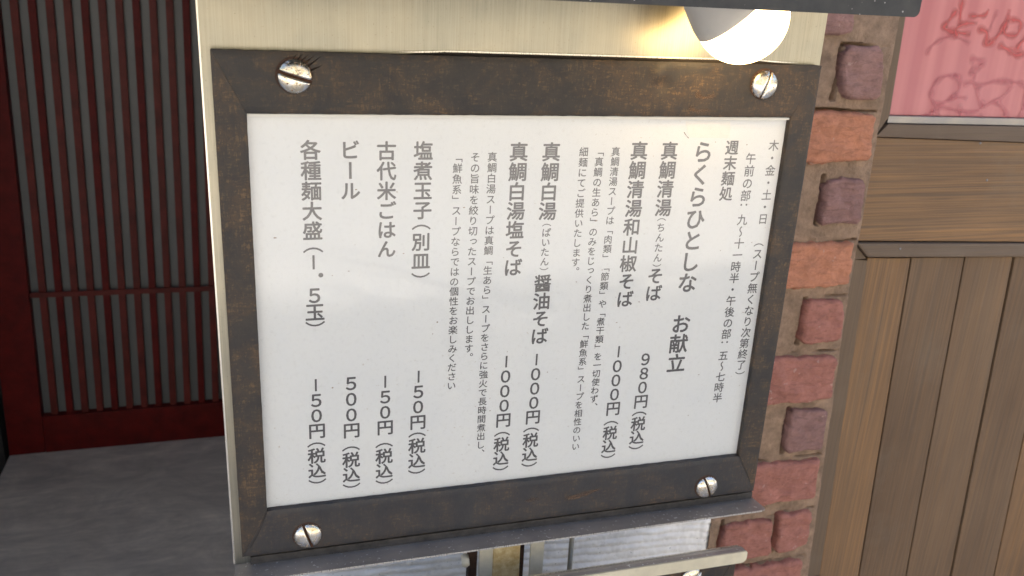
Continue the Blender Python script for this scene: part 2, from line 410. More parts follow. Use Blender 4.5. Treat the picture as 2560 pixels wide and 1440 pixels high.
# ------------------------------------------------------------------ red lattice door in the recess
YD = 1.20
ld = thing('lattice_door', 'dark red lacquered lattice sliding door with narrow vertical bars, in the dark recess left of the menu sign', 'door', (-0.2, YD, -0.925))
LEAN = 0.031
def dx(x, z): return x+LEAN*(z+0.545)
def dquad(x0, x1, z0, z1, dz=0.0): return [(dx(x0, z0), z0), (dx(x1, z0), z0-dz), (dx(x1, z1), z1-dz), (dx(x0, z1), z1)]
qobj('stile', dquad(-0.476, -0.4085, -0.924, 1.15), YD, YD+0.03, LACQ, ld, 0.0015)
qobj('stile', dquad(0.02, 0.085, -0.924, 1.15), YD, YD+0.03, LACQ, ld, 0.0015)
qobj('bottom_rail', dquad(-0.408, 0.0195, -0.926, -0.842), YD+0.001, YD+0.029, LACQ, ld, 0.0015)
qobj('top_rail', dquad(-0.408, 0.0195, 1.06, 1.15), YD+0.001, YD+0.029, LACQ, ld, 0.0015)
qobj('frosted_pane', dquad(-0.408, 0.0195, -0.8415, 1.0595), YD+0.019, YD+0.023, DGLASS, ld)
bar0 = None
for k in range(14):
    x = -0.3855+0.0289*k
    bm = bmesh.new(); w2 = 0.0064
    quad(bm, dquad(x-w2, x+w2, -0.8415, 1.0595), YD+0.006, YD+0.0185, 0.0006)
    frombm('lattice_bar', bm, LACQB if k % 3 != 1 else LACQ, ld)
for i, z in enumerate((-0.5815, -0.02+0.30, 0.78)):
    qobj('cross_bar', dquad(-0.408, 0.0195, z, z+0.0105, 0.004), YD+0.0035, YD+0.0058, LACQB, ld)
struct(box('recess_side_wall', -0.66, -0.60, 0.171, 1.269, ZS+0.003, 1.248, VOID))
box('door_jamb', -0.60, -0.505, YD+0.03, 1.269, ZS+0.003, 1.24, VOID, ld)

# ------------------------------------------------------------------ white combed siding behind the sign
YW = 0.158
sw = thing('siding_wall', 'white painted wall with wavy combed horizontal ridges, seen below the menu sign left of the brick', 'wall', (0.26, YW, ZS))
def siding_y(X, Z):
    wob = vnoise(X, Z, 9, 3, 3)*0.006 + vnoise(X, Z, 45, 5, 2)*0.0012
    ph = (Z+0.055*X+wob)/0.0094
    rid = np.abs(np.sin(ph*np.pi))**0.7
    gate = 0.55+0.45*vnoise(X*0.6, Z, 60, 8, 2)
    y = YW - 0.0042*rid*gate - 0.0007*vnoise(X, Z, 260, 11, 3)
    edge = np.clip((X-0.505)/0.012, 0, 1)                       # rough raised right border
    y = y - 0.0030*np.sin(edge*np.pi)*(0.6+0.4*vnoise(X, Z, 90, 12, 2))
    return y
xs = np.concatenate([np.linspace(0.004, 0.10, 30), np.linspace(0.102, 0.5188, 420)])
zs = np.concatenate([np.linspace(ZS+0.01, -0.71, 60), np.linspace(-0.708, -0.40, 340), np.linspace(-0.39, 1.24, 90)])
link('combed_face', gridmesh(xs, zs, siding_y), SIDING, sw)
box('wall_core', 0.0215, 0.5175, YW+0.001, 0.194, ZS+0.004, 1.245, SIDING, sw)

# ------------------------------------------------------------------ brick pillar
bp = thing('brick_pillar', 'narrow pillar of rough red, orange and mauve bricks in sandy mortar between the menu sign and the wooden door', 'pillar', (0.59, 0.16, ZS))
# (corners tl, tr, br, bl on the face), colour
BR = [([(0.500, 0.066), (0.590, 0.064), (0.594, 0.018), (0.500, 0.015)], 'p'),
      ([(0.586, 0.007), (0.634, 0.007), (0.641, -0.045), (0.590, -0.042)], 'p'),
      ([(0.530, -0.057), (0.637, -0.057), (0.641, -0.107), (0.530, -0.111)], 'o'),
      ([(0.594, -0.124), (0.641, -0.127), (0.644, -0.175), (0.591, -0.175)], 'm'),
      ([(0.530, -0.195), (0.640, -0.195), (0.643, -0.244), (0.530, -0.246)], 'o'),
      ([(0.593, -0.259), (0.643, -0.262), (0.646, -0.311), (0.594, -0.312)], 'r'),
      ([(0.530, -0.325), (0.646, -0.329), (0.649, -0.383), (0.530, -0.384)], 'r'),
      ([(0.597, -0.392), (0.647, -0.395), (0.650, -0.448), (0.597, -0.449)], 'm'),
      ([(0.533, -0.459), (0.649, -0.463), (0.651, -0.516), (0.533, -0.514)], 'r'),
      ([(0.532, -0.538), (0.599, -0.536), (0.603, -0.590), (0.532, -0.590)], 'r'),
      ([(0.606, -0.533), (0.651, -0.534), (0.654, -0.584), (0.608, -0.588)], 'r'),
      ([(0.534, -0.604), (0.651, -0.603), (0.656, -0.655), (0.534, -0.657)], 'r')]
for k in range(1, 9):      # pattern goes on above and below the frame
    z = 0.066+0.067*k
    if k % 2: BR.append(([(0.588, z+0.008), (0.633, z+0.008), (0.634, z-0.043), (0.588, z-0.043)], 'pmr'[k % 3]))
    else: BR.append(([(0.528, z+0.008), (0.632, z+0.008), (0.634, z-0.043), (0.528, z-0.045)], 'or'[k % 2]))
    z = -0.604-0.067*k
    if z < ZS+0.08: continue
    if k % 2: BR.append(([(0.600, z-0.004), (0.655, z-0.005), (0.657, z-0.056), (0.600, z-0.058)], 'rm'[k % 4 == 1]))
    else: BR.append(([(0.534, z-0.004), (0.656, z-0.005), (0.658, z-0.056), (0.534, z-0.058)], 'r'))
def brick_mesh(q, seed):
    tl, tr, br_, bl = [np.array(p) for p in q]
    wd = np.linalg.norm(tr-tl); ht = np.linalg.norm(tl-bl)
    nx, nz = max(10, int(wd/0.0022)), max(10, int(ht/0.0022))
    bm = bmesh.new(); g = []
    for j in range(nz+1):
        row = []
        for i in range(nx+1):
            u, v = i/nx, j/nz
            U, V = (u-0.5)*wd, (v-0.5)*ht
            r = 0.0075+0.002*math.sin(seed*3.1)
            hx, hz = wd/2-r, ht/2-r                     # rounded corners
            cx, cz = max(-hx, min(hx, U)), max(-hz, min(hz, V))
            ddx, ddz = U-cx, V-cz; d = math.hypot(ddx, ddz)
            if d > r: ddx, ddz = ddx/d*r, ddz/d*r
            U2, V2 = cx+ddx, cz+ddz
            e = min(wd/2-abs(U2) , ht/2-abs(V2))
            if d > 0: e = min(e, r-min(d, r)) if (abs(ddx) > 0 and abs(ddz) > 0) else e
            e = max(0, e)
            nn = noise.noise(Vector((U2*55+seed*7, V2*55, seed)))*0.0030 - 0.0016*max(0, 0.25-abs(noise.noise(Vector((U2*38+seed*2, V2*95, seed+11)))))*4*0.6 + noise.noise(Vector((U2*150+seed*3, V2*240, seed+9)))*0.0011 + noise.noise(Vector((U2*420, V2*420, seed+2)))*0.0004
            wob = noise.noise(Vector((U2*90+seed*5, V2*90, seed+4)))*0.0030+noise.noise(Vector((U2*300+seed*5, V2*300, seed+7)))*0.0012
            rim = 1-min(1, e/0.0032)
            y = 0.1475 + nn + 0.0036*rim**3
            U2 += wob*rim*(1 if U2 > 0 else -1); V2 += wob*rim*(1 if V2 > 0 else -1)
            uu, vv = U2/wd+0.5, V2/ht+0.5
            p = (bl*(1-uu)+br_*uu)*(1-vv) + (tl*(1-uu)+tr*uu)*vv
            row.append(bm.verts.new((p[0], y, p[1])))
        g.append(row)
    for j in range(nz):
        for i in range(nx): bm.faces.new((g[j][i], g[j][i+1], g[j+1][i+1], g[j+1][i]))
    ring = g[0][:] + [g[j][nx] for j in range(1, nz+1)] + g[nz][nx-1::-1] + [g[j][0] for j in range(nz-1, 0, -1)]
    back = [bm.verts.new((v.co.x, 0.166, v.co.z)) for v in ring]
    n = len(ring)
    for i in range(n): j = (i+1) % n; bm.faces.new((ring[i], back[i], back[j], ring[j]))
    return bm
for k, (q, c) in enumerate(BR): frombm('brick', brick_mesh(q, k+1.3), BRK[c], bp, True)
# mortar: recessed, lumpy, with a crack running round the bricks
rects = []
for q, c in BR:
    xsq = [p[0] for p in q]; zsq = [p[1] for p in q]
    rects.append((min(xsq[0], xsq[3]), max(xsq[1], xsq[2]), min(zsq[2], zsq[3]), max(zsq[0], zsq[1])))
def mortar_y(X, Z):
    y = 0.1545 + 0.0013*vnoise(X, Z, 40, 21, 3) + 0.0005*vnoise(X, Z, 300, 22, 3)
    jx = X+0.0022*vnoise(X, Z, 50, 23, 2); jz = Z+0.0026*vnoise(X, Z, 45, 24, 2)
    for x0, x1, z0, z1 in rects:
        dx_ = np.maximum(x0-jx, jx-x1); dz_ = np.maximum(z0-jz, jz-z1)
        d = np.where((dx_ > 0) & (dz_ > 0), np.hypot(np.maximum(dx_, 0), np.maximum(dz_, 0)), np.maximum(dx_, dz_))
        left = np.clip((x0+0.004-X)/0.004, 0, 1)
        top = np.clip((Z-z1+0.001)/0.003, 0, 1)
        gap = np.clip(vnoise(X, Z, 30, 27, 2)*1.6+0.25, 0, 1)
        amt = 0.0165*left + 0.0130*top*gap*(1-left)
        y = y + np.where((d > -0.003) & (d < 0.0028), amt*0.93, 0)
    g = np.exp(-((X-0.557-0.006*np.sin(Z*30))/0.0009)**2)*(vnoise(X, Z, 25, 29, 2) > 0.15)
    return y + 0.004*g
zs = np.concatenate([np.linspace(ZS+0.006, -0.70, 40), np.linspace(-0.699, 0.10, 860), np.linspace(0.11, 1.24, 60)])
def Lz(z): return 0.6535+0.0185*np.maximum(0.0, (-z-0.24)/0.40)
def mortar_mesh():
    U, Z = np.meshgrid(np.linspace(0, 1, 150), zs); X = 0.5172+U*(Lz(Z)-0.0028-0.5172)
    Y = mortar_y(X, Z); Y = np.where(U > 0.99, 0.1945, Y)
    v = np.stack([X, Y, Z], -1).reshape(-1, 3); nx, nz = 150, len(zs)
    i = np.arange((nz-1)*nx).reshape(nz-1, nx)[:, :-1].ravel(); f = np.stack([i, i+1, i+1+nx, i+nx], -1)
    me = bpy.data.meshes.new('mortar'); me.from_pydata(v.tolist(), [], f.tolist()); me.polygons.foreach_set('use_smooth', [True]*len(f)); return me
link('mortar', mortar_mesh(), MORTAR, bp)
box('pillar_core', 0.5182, 0.6475, 0.1745, 0.1945, ZS+0.005, 1.244, MORTAR, bp)

# ------------------------------------------------------------------ wooden door / shopfront panel to the right
YP = 0.165
wd_ = thing('panelled_door', 'brown stained wooden door with a pink glazed opening above a broad rail and vertical planks, right of the brick pillar', 'door', (0.9, YP, ZS))
L = lambda z: 0.6535 + 0.0185*max(0.0, (-z-0.24)/0.40)
def wob(z): return L(z)
# window surround (mitred), its pane and the bead
qobj('stile', [(0.6555, -0.2205), (0.6755, -0.2205), (0.6770, -0.2445), (0.6955, -0.647), (0.6725, -0.647)][::-1], YP+0.001, YP+0.02, WOODMZ, wd_, 0.002)
qobj('stile', [(0.6535, -0.2203), (0.6738, -0.2203), (0.6708, -0.2175), (0.6533, -0.2010)], YP+0.001, YP+0.02, WOODMZ, wd_)
qobj('stile', [(0.6725, -0.6475), (0.6955, -0.6475), (0.718, ZS+0.01), (0.6945, ZS+0.01)][::-1], YP+0.001, YP+0.02, WOODMZ, wd_, 0.001)
qobj('stile', [(0.654, -0.089), (0.674, -0.0845), (0.6655, -0.199), (0.6545, -0.199)][::-1] if 0 else [(0.6535, -0.088), (0.6555, -0.088), (0.6545, -0.200), (0.6525, -0.200)], YP+0.002, YP+0.02, WOODMZ, wd_)
qobj('window_frame', [(0.6535, -0.083), (0.6665, -0.0625), (0.655, 0.30), (0.640, 0.30)], YP-0.002, YP+0.02, WOODMZ, wd_, 0.0012)
qobj('window_frame', [(0.654, -0.084), (1.30, -0.104), (1.30, -0.078), (0.667, -0.0705)], YP-0.002, YP+0.02, WOODM, wd_, 0.0012)
qobj('window_frame', [(0.640, 0.301), (1.30, 0.301), (1.30, 0.33), (0.640, 0.33)], YP-0.002, YP+0.02, WOODM, wd_, 0.0012)
qobj('glazing_bead', [(0.667, -0.0700), (1.30, -0.0775), (1.30, -0.0685), (0.6675, -0.0622)], YP+0.0005, YP+0.012, ALU, wd_, 0.0008)
pk = qobj('pink_sheet', [(0.6670, -0.0620), (1.30, -0.0680), (1.30, 0.30), (0.6555, 0.30)], YP+0.006, YP+0.010, PINK, wd_)
qobj('rail', [(0.6530, -0.1985), (1.30, -0.2240), (1.30, -0.1045), (0.6545, -0.0850)], YP, YP+0.02, WOODX, wd_, 0.001)
qobj('moulding', [(0.672, -0.2175), (1.30, -0.2420), (1.30, -0.2250), (0.6535, -0.2002)], YP-0.004, YP+0.02, WOODM, wd_, 0.003)
qobj('top_board', [(0.63, 0.3315), (1.30, 0.3315), (1.30, 1.24), (0.62, 1.24)], YP, YP+0.02, WOODX, wd_, 0.001)
# planks: seams leaning as measured
SM = [(0.6765, 0.6965), (0.7375, 0.7595), (0.8140, 0.8370), (0.8860, 0.9130), (0.9600, 0.9890), (1.035, 1.064), (1.110, 1.140), (1.185, 1.215), (1.26, 1.29)]
ZT, ZM = -0.2195, -0.658
for k in range(len(SM)-1):
    a, b = SM[k], SM[k+1]; g = 0.0012
    def at(s, z): return s[0]+(s[1]-s[0])*(ZT-z)/(ZT-ZM)
    zt = ZT-0.034*((a[0]+b[0])/2-0.6765)
    bm = bmesh.new()
    q = [(at(a, ZS)+g, ZS+0.01), (at(b, ZS)-g, ZS+0.01), (at(b, zt)-g, zt-0.0025), (at(a, zt)+g, zt)]
    quad(bm, q, YP+0.004+0.0006*((k*7) % 3), YP+0.02, 0.0011)
    frombm('plank', bm, WOODZS if k in (0, 4) else WOODZ, wd_)
box('backing', 0.6645, 1.30, 0.1875, 0.1945, ZS+0.01, 1.24, GAPM, wd_)
# faded brush writing on the pink sheet
def ribbon(bm, pts, w, y, soft=False):
    P = [np.array(p) for p in pts]; Q = []
    for i in range(len(P)-1):                                    # Catmull-Rom
        p0, p1, p2, p3 = P[max(0, i-1)], P[i], P[i+1], P[min(len(P)-1, i+2)]
        for t in np.linspace(0, 1, 6, endpoint=(i == len(P)-2)):
            Q.append(0.5*((2*p1)+(-p0+p2)*t+(2*p0-5*p1+4*p2-p3)*t*t+(-p0+3*p1-3*p2+p3)*t**3))
    prev = None; lay = (bm.verts.layers.float.get('soft') or bm.verts.layers.float.new('soft')) if soft else None
    for i, p in enumerate(Q):
        d = Q[min(i+1, len(Q)-1)]-Q[max(i-1, 0)]; d = d/(np.linalg.norm(d)+1e-9); nn = np.array([-d[1], d[0]])
        ww = w*(0.8+0.3*math.sin(i*0.7)); row = []
        for k, e in ((-1, 0.0), (0, 1.0), (1, 0.0)) if soft else ((-1, 1), (1, 1)):
            q = p+nn*ww*k*(0.85 if soft else 0.5); v = bm.verts.new((q[0], y-i*2e-6, q[1])); row.append(v)
            if soft: v[lay] = e*(0.5+0.5*min(1, i/3, (len(Q)-1-i)/3))
        if prev:
            for m in range(len(row)-1): bm.faces.new((prev[m], prev[m+1], row[m+1], row[m]))
        prev = row
def soft_paint(name, col, amt):
    w = N(name); at = w.n('ShaderNodeAttribute', attribute_name='soft')
    n = w.noise(w.co((1, 1, 1)), 120, 3, 0.6)
    al = w.ramp(at.outputs['Fac'], [(0.05, 0.0), (0.9, amt)])
    a2 = w.mix(1.0, al, w.ramp(n, [(0.3, 0.65), (0.6, 1.0)]), 'MULTIPLY')
    w.set(Base_Color=col, Roughness=0.4, Alpha=a2); return w.m
def pk_pt(cx, cy):      # sketch units -> sheet coordinates (metres)
    u, v = cx/1609.0, cy/1440.0
    return (0.640+0.2140*u+0.008*v*(1-u), 0.0535-0.1605*v-0.009*u*v - 0.002*u)
SCUFF = soft_paint('orange_rust_scuff', (0.16, 0.085, 0.036), 0.38)
PINKINK, PINKINK2 = soft_paint('faded_red_paint', (0.42, 0.085, 0.11), 0.50), soft_paint('deeper_red_paint', (0.46, 0.065, 0.065), 0.8)
SK = [(1, 34, [(720, -60), (725, 80), (735, 190)]), (1, 34, [(690, 50), (640, 130), (590, 210), (640, 240), (740, 250), (860, 265)]),
      (0, 26, [(465, 470), (500, 390), (570, 330), (660, 290), (760, 300), (870, 345)]), (1, 26, [(800, 100), (900, 95), (960, 85), (990, 30)]),
      (1, 36, [(910, 205), (1010, 230), (1030, 330), (1060, 340), (1120, 270), (1180, 170), (1195, 20)]), (0, 26, [(1075, 30), (1050, 130), (1030, 230)]),
      (1, 30, [(1200, 110), (1310, 115), (1340, 170), (1310, 240), (1200, 240), (1175, 170), (1200, 110)]),
      (1, 34, [(1150, 330), (1230, 360), (1300, 390), (1360, 420), (1450, 400)]), (1, 34, [(1410, 190), (1490, 190), (1430, 250), (1370, 320), (1350, 400)]),
      (0, 30, [(1470, 110), (1520, 50), (1560, -40)]), (0, 24, [(1590, 60), (1560, 180), (1490, 280), (1450, 350)]),
      (1, 28, [(740, 290), (700, 230), (780, 170), (900, 160)]),
      (0, 40, [(890, 485), (960, 475), (1035, 510), (1000, 560), (920, 545)]), (0, 30, [(900, 600), (975, 605), (965, 680)]),
      (0, 28, [(820, 650), (700, 640), (610, 700), (580, 780), (590, 860), (660, 900), (780, 850), (845, 760), (825, 650), (760, 625)]),
      (0, 30, [(870, 710), (960, 690), (1040, 710), (1200, 665), (1400, 660), (1500, 680), (1550, 760), (1555, 900), (1500, 1020), (1420, 990), (1340, 900), (1240, 850), (1140, 890), (1070, 830), (1030, 720)]),
      (0, 26, [(780, 835), (870, 825), (950, 835)]), (0, 24, [(1385, 670), (1360, 740), (1260, 850)]),
      (0, 26, [(640, 915), (800, 940), (1000, 965), (1150, 905)]), (0, 26, [(880, 880), (900, 1000), (850, 1065), (740, 1075), (690, 1000), (670, 930)]),
      (0, 26, [(530, 1030), (590, 1000), (640, 960), (600, 1080), (520, 1150)]), (0, 26, [(700, 1110), (800, 1150), (880, 1160), (870, 1190)]),
      (0, 26, [(960, 1090), (1140, 1130), (1300, 1120), (1390, 1070)]), (0, 26, [(1110, 960), (1150, 1090), (1240, 1200)])]
for cm, (m_, nm) in enumerate(((PINKINK, 0), (PINKINK2, 1))):
    bm = bmesh.new()
    for i, (c, w, pts) in enumerate(SK):
        if c == nm: ribbon(bm, [pk_pt(*p) for p in pts], w*0.000133*1.55, YP+0.0057-0.00008*i, True)
    frombm('brush_writing', bm, m_, pk)
for nx_, nz_ in ((0.815, -0.133), (0.712, -0.2085), (0.900, -0.2145), (0.790, -0.0905), (0.960, -0.165)):
    revolve('nail_head', [(0, 0.0014), (0.0005, 0.0012), (0.0007, 0)], (nx_, YP-0.0042 if nz_ < -0.2 or nz_ > -0.1 else YP, nz_), (0, -1, 0), ALU, wd_, 10)
bm = bmesh.new(); ribbon(bm, [pk_pt(1440, 1235), pk_pt(1510, 1205), pk_pt(1570, 1165)], 0.0042, YP+0.0048); ribbon(bm, [pk_pt(1485, 1092), pk_pt(1555, 1092)], 0.0062, YP+0.0048)
frombm('peach_mark', bm, PEACH, pk)

# ------------------------------------------------------------------ THE MENU SIGN
mb = thing('menu_sign', 'large steel menu sign with rusty dark frame round a white sheet of vertical Japanese writing', 'sign', (W/2, 0.01, -0.40))
XL, XR = -0.0060, 0.4610
# back plate with bent-out ledge
YB = 0.0085
box('back_plate', XL, XR, YB, YB+0.0015, -0.3985, 0.140, STEEL, mb)
box('plate_edge', XL-0.0012, XL-0.0001, YB+0.0002, YB+0.022, -0.3985, 0.139, STEEL_EDGE, mb)
def ledge_mesh(x0, x1, yb, yf, zb, zf, r, t):
    pts = [(x0, yb), (x1, yb)]
    for a in np.linspace(0, math.pi/2, 8): pts.append((x1-r+r*math.cos(a), yf+r-r*math.sin(a)))
    for a in np.linspace(math.pi/2, math.pi, 8): pts.append((x0+r+r*math.cos(a), yf+r-r*math.sin(a)))
    bm = bmesh.new()
    zz = lambda y: zb+(zf-zb)*(yb-y)/(yb-yf)
    a = [bm.verts.new((x, y, zz(y))) for x, y in pts]; b = [bm.verts.new((x, y, zz(y)-t)) for x, y in pts]
    bm.faces.new(a); bm.faces.new(b[::-1]); n = len(a)
    for i in range(n): j = (i+1) % n; bm.faces.new((a[i], b[i], b[j], a[j]))
    return bm
box('grime_shadow_strip', XL+0.012, XR-0.001, 0.0052, YB-0.0002, -0.3988, -0.3918, GROOVE, mb)  # dark strip: grime plus the groove's shadow line put in as colour
frombm('bottom_ledge', ledge_mesh(XL, XR+0.0006, YB+0.001, -0.0180, -0.3990, -0.3960, 0.004, 0.0012), LEDGE, mb)
box('ledge_rim', XL+0.004, XR-0.004, -0.0186, -0.0181, -0.39735, -0.39585, STEEL_EDGE, mb)
# frame boards, mitred; slightly uneven faces
def board(name, q, seed, dents=(), m_=None):
    """q: outer0, outer1, inner1, inner0 (x,z); face grid at y~0, body back to the plate"""
    o0, o1, i1, i0 = [np.array(p) for p in q]
    ln = max(np.linalg.norm(o1-o0), 0.01); n = int(ln/0.0028); m = 15
    bm = bmesh.new(); g = []
    for j in range(m+1):
        row = []
        for i in range(n+1):
            u, v = i/n, j/m
            p = (o0*(1-u)+o1*u)*(1-v)+(i0*(1-u)+i1*u)*v
            e = min(v, 1-v)*m; y = 0.0 + (0.0007 if e < 0.5 else 0)
            y += 0.00035*noise.noise(Vector((p[0]*14, p[1]*14, seed)))+0.00012*noise.noise(Vector((p[0]*70, p[1]*70, seed)))
            for (cx, cz, r, a) in dents: y += a*math.exp(-((p[0]-cx)**2+(p[1]-cz)**2)/r**2)
            if j in (0, m):                                   # slightly ragged edges
                s = 0.00035*noise.noise(Vector((p[0]*160, p[1]*160, seed+5))); p = p + (o0-i0)/np.linalg.norm(o0-i0)*s
            row.append(bm.verts.new((p[0], y, p[1])))
        g.append(row)
    for j in range(m):
        for i in range(n): bm.faces.new((g[j][i], g[j][i+1], g[j+1][i+1], g[j+1][i]))
    ring = g[0][:]+[g[j][n] for j in range(1, m+1)]+g[m][n-1::-1]+[g[j][0] for j in range(m-1, 0, -1)]
    back = [bm.verts.new((v.co.x, 0.0076, v.co.z)) for v in ring]
    for i in range(len(ring)): j = (i+1) % len(ring); bm.faces.new((ring[i], back[i], back[j], ring[j]))
    bm.faces.new(back)
    rs = set(ring)
    for e in bm.edges:
        if (e.verts[0] in rs and e.verts[1] in rs) or len(e.link_faces) and any(len(f.verts) > 4 for f in e.link_faces): e.smooth = False
    return frombm(name, bm, m_ or FRAME, mb, True)
gx = 0.00012
ix0, ix1, iz1, iz0 = 0.0205, 0.4365, -0.0405, -0.3480
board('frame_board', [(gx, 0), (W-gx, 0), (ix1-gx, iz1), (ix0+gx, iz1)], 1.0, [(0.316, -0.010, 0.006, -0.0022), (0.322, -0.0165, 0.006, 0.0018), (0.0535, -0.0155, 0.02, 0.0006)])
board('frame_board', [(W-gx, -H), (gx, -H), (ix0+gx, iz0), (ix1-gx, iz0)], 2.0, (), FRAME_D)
board('frame_board', [(0, -H+gx), (0, -gx), (ix0, iz1-gx), (ix0, iz0+gx)], 3.0)
board('frame_board', [(W, -gx), (W, -H+gx), (ix1, iz0+gx), (ix1, iz1-gx)], 4.0)
for (a, b) in (((0.006, -H+0.008), (ix0-0.0004, iz0-0.0006)), ((W-0.006, -H+0.011), (ix1+0.0004, iz0-0.0006))):
    bm = bmesh.new(); ribbon(bm, [a, ((a[0]+b[0])/2+0.0009, (a[1]+b[1])/2-0.0009), b], 0.0008, -0.0006); frombm('mitre_seam', bm, SEAM, mb)
# wrinkles in the covering above the top left screw
for k, (a, ln, r0) in enumerate(((20, 0.016, 0.0105), (36, 0.019, 0.0105), (52, 0.016, 0.0105), (66, 0.012, 0.0105), (82, 0.010, 0.0105), (100, 0.008, 0.0105))):
    a = math.radians(a); d = (math.cos(a), math.sin(a)); c = (0.0523, -0.0158)
    p0 = (c[0]+d[0]*r0, c[1]+d[1]*r0); p1 = (c[0]+d[0]*(r0+ln)*0.62+0.004, min(-0.0012, c[1]+d[1]*(r0+ln)*0.9))
    if p1[1] > -0.0013 and p0[1] > -0.0013: continue
    nx_, nz_ = -d[1]*0.0009, d[0]*0.0009
    bm = bmesh.new(); m0 = ((p0[0]+p1[0])/2, (p0[1]+p1[1])/2)
    vs = [bm.verts.new((p0[0]+nx_, 0.0006, p0[1]+nz_)), bm.verts.new((p0[0]-nx_, 0.0006, p0[1]-nz_)), bm.verts.new((p1[0], 0.0006, p1[1])), bm.verts.new((p0[0], -0.0013, p0[1])), bm.verts.new((m0[0], -0.0009, m0[1]))]
    for f in ((0, 3, 4), (3, 1, 4), (0, 4, 2), (4, 1, 2)): bm.faces.new([vs[i] for i in f])
    frombm('covering_crease', bm, FRAME, mb)
# screws
SCR = [(0.0523, -0.0158, -17, 0.0114), (0.4075, -0.0154, 72, 0.0112), (0.4062, -0.3755, -68, 0.0108), (0.0508, -0.3741, -72, 0.0110)]
def screw(x, z, ang, r, parent, y=0.0, lab=None):
    ang = math.radians(ang); bm = bmesh.new(); n, m = 40, 40; h = 0.0046; sl = 0.00105
    g = {}
    d = Vector((math.cos(ang), math.sin(ang)))
    # dome cut in two halves by the slot
    for side in (1, -1):
        rows = []
        for i in range(13):
            s = sl+(r-sl)*math.sin(i/12*math.pi/2) ; half = math.sqrt(max(0, r*r-s*s)); row = []
            for j in range(19):
                t = half*math.sin((j/18-0.5)*math.pi)
                rr = min(1, math.hypot(s, t)/r); hh = h*(math.sqrt(max(0, 1-rr**2.3)))*0.9+h*0.1*(rr < 0.999)
                p = Vector((x, z))+d*t+Vector((-d.y, d.x))*s*side
                row.append(bm.verts.new((p.x, y-0.0004-hh, p.y)))
            rows.append(row)
        for a, b in zip(rows, rows[1:]):
            for j in range(18):
                try: bm.faces.new((a[j], a[j+1], b[j+1], b[j]))
                except ValueError: pass
        # slot wall
        base = [bm.verts.new((v.co.x, y-0.0004, v.co.z)) for v in rows[0]]
        for j in range(18): bm.faces.new((rows[0][j], rows[0][j+1], base[j+1], base[j]))
    bmesh.ops.remove_doubles(bm, verts=bm.verts[:], dist=1e-6)
    o = frombm('screw', bm, SCREW, parent, True)
    bm = bmesh.new(); q = []
    for a, b in ((-1, -1), (1, -1), (1, 1), (-1, 1)):
        p = Vector((x, z))+d*a*(r*0.985)+Vector((-d.y, d.x))*b*sl*1.02; q.append((p.x, p.y))
    quad(bm, q, y-0.0014, y-0.0002); frombm('slot', bm, SLOT, o)
    revolve('rust_ring', [(0, r*0.9), (0.0003, r*1.01), (0.0, r*1.07)], (x-0.0004, y-0.0002, z+0.0006), (0, -1, 0), RUST, o, 40)
    return o
for s in SCR: screw(*s, mb)
for q in ([(0.268, -0.3702), (0.279, -0.3672), (0.291, -0.3662), (0.300, -0.3640)], [(0.272, -0.3712), (0.283, -0.3690), (0.290, -0.3684)], [(0.232, -0.3665), (0.245, -0.3662)], [(0.349, -0.022), (0.356, -0.026), (0.366, -0.024)], [(0.345, -0.033), (0.352, -0.036), (0.362, -0.0355)]):
    bm = bmesh.new(); ribbon(bm, q, 0.0032, -0.00035, True); frombm('rust_scuff', bm, SCUFF, mb)
# the sheet, its pane, and a pale strip painting the reflection along its top
ms = box('menu_sheet', 0.0165, 0.4405, 0.0060, 0.0065, -0.3520, -0.0365, PAPER, mb)
box('clear_pane', 0.0160, 0.4410, 0.0035, 0.0047, -0.3525, -0.0360, PANE, mb)
box('pane_reflection', 0.0206, 0.4364, 0.0022, 0.0033, -0.0428, -0.0410, TAPE_REFL, mb)
qobj('tape_piece', [(0.3515, -0.0575), (0.3870, -0.0580), (0.3856, -0.0448), (0.3464, -0.0448)], 0.00575, 0.00595, TAPE_REFL, ms)
bm = bmesh.new(); ribbon(bm, [(0.3462, -0.0532), (0.3482, -0.0556), (0.3508, -0.0580)], 0.0006, 0.00565); frombm('fold_mark', bm, RUST, ms)

# small dirt flecks trapped on the sheet
bm = bmesh.new(); rr_ = random.Random(5)
for k in range(70):
    fx, fz = rr_.uniform(0.025, 0.432), rr_.uniform(-0.343, -0.046); fr_ = rr_.uniform(0.0002, 0.00055)*(1.5 if k < 6 else 1); el = rr_.uniform(1, 2.4); n6 = 7
    bm.faces.new([bm.verts.new((fx+fr_*el*math.cos(t*2*math.pi/n6)*rr_.uniform(.7, 1.2), 0.00596, fz+fr_*math.sin(t*2*math.pi/n6)*rr_.uniform(.7, 1.2))) for t in range(n6)])
frombm('dirt_fleck', bm, mat_simple('grey_brown_dirt', (0.24, 0.19, 0.14), 0.8, 0, 200, 0.3, 0), ms)['kind'] = 'stuff'
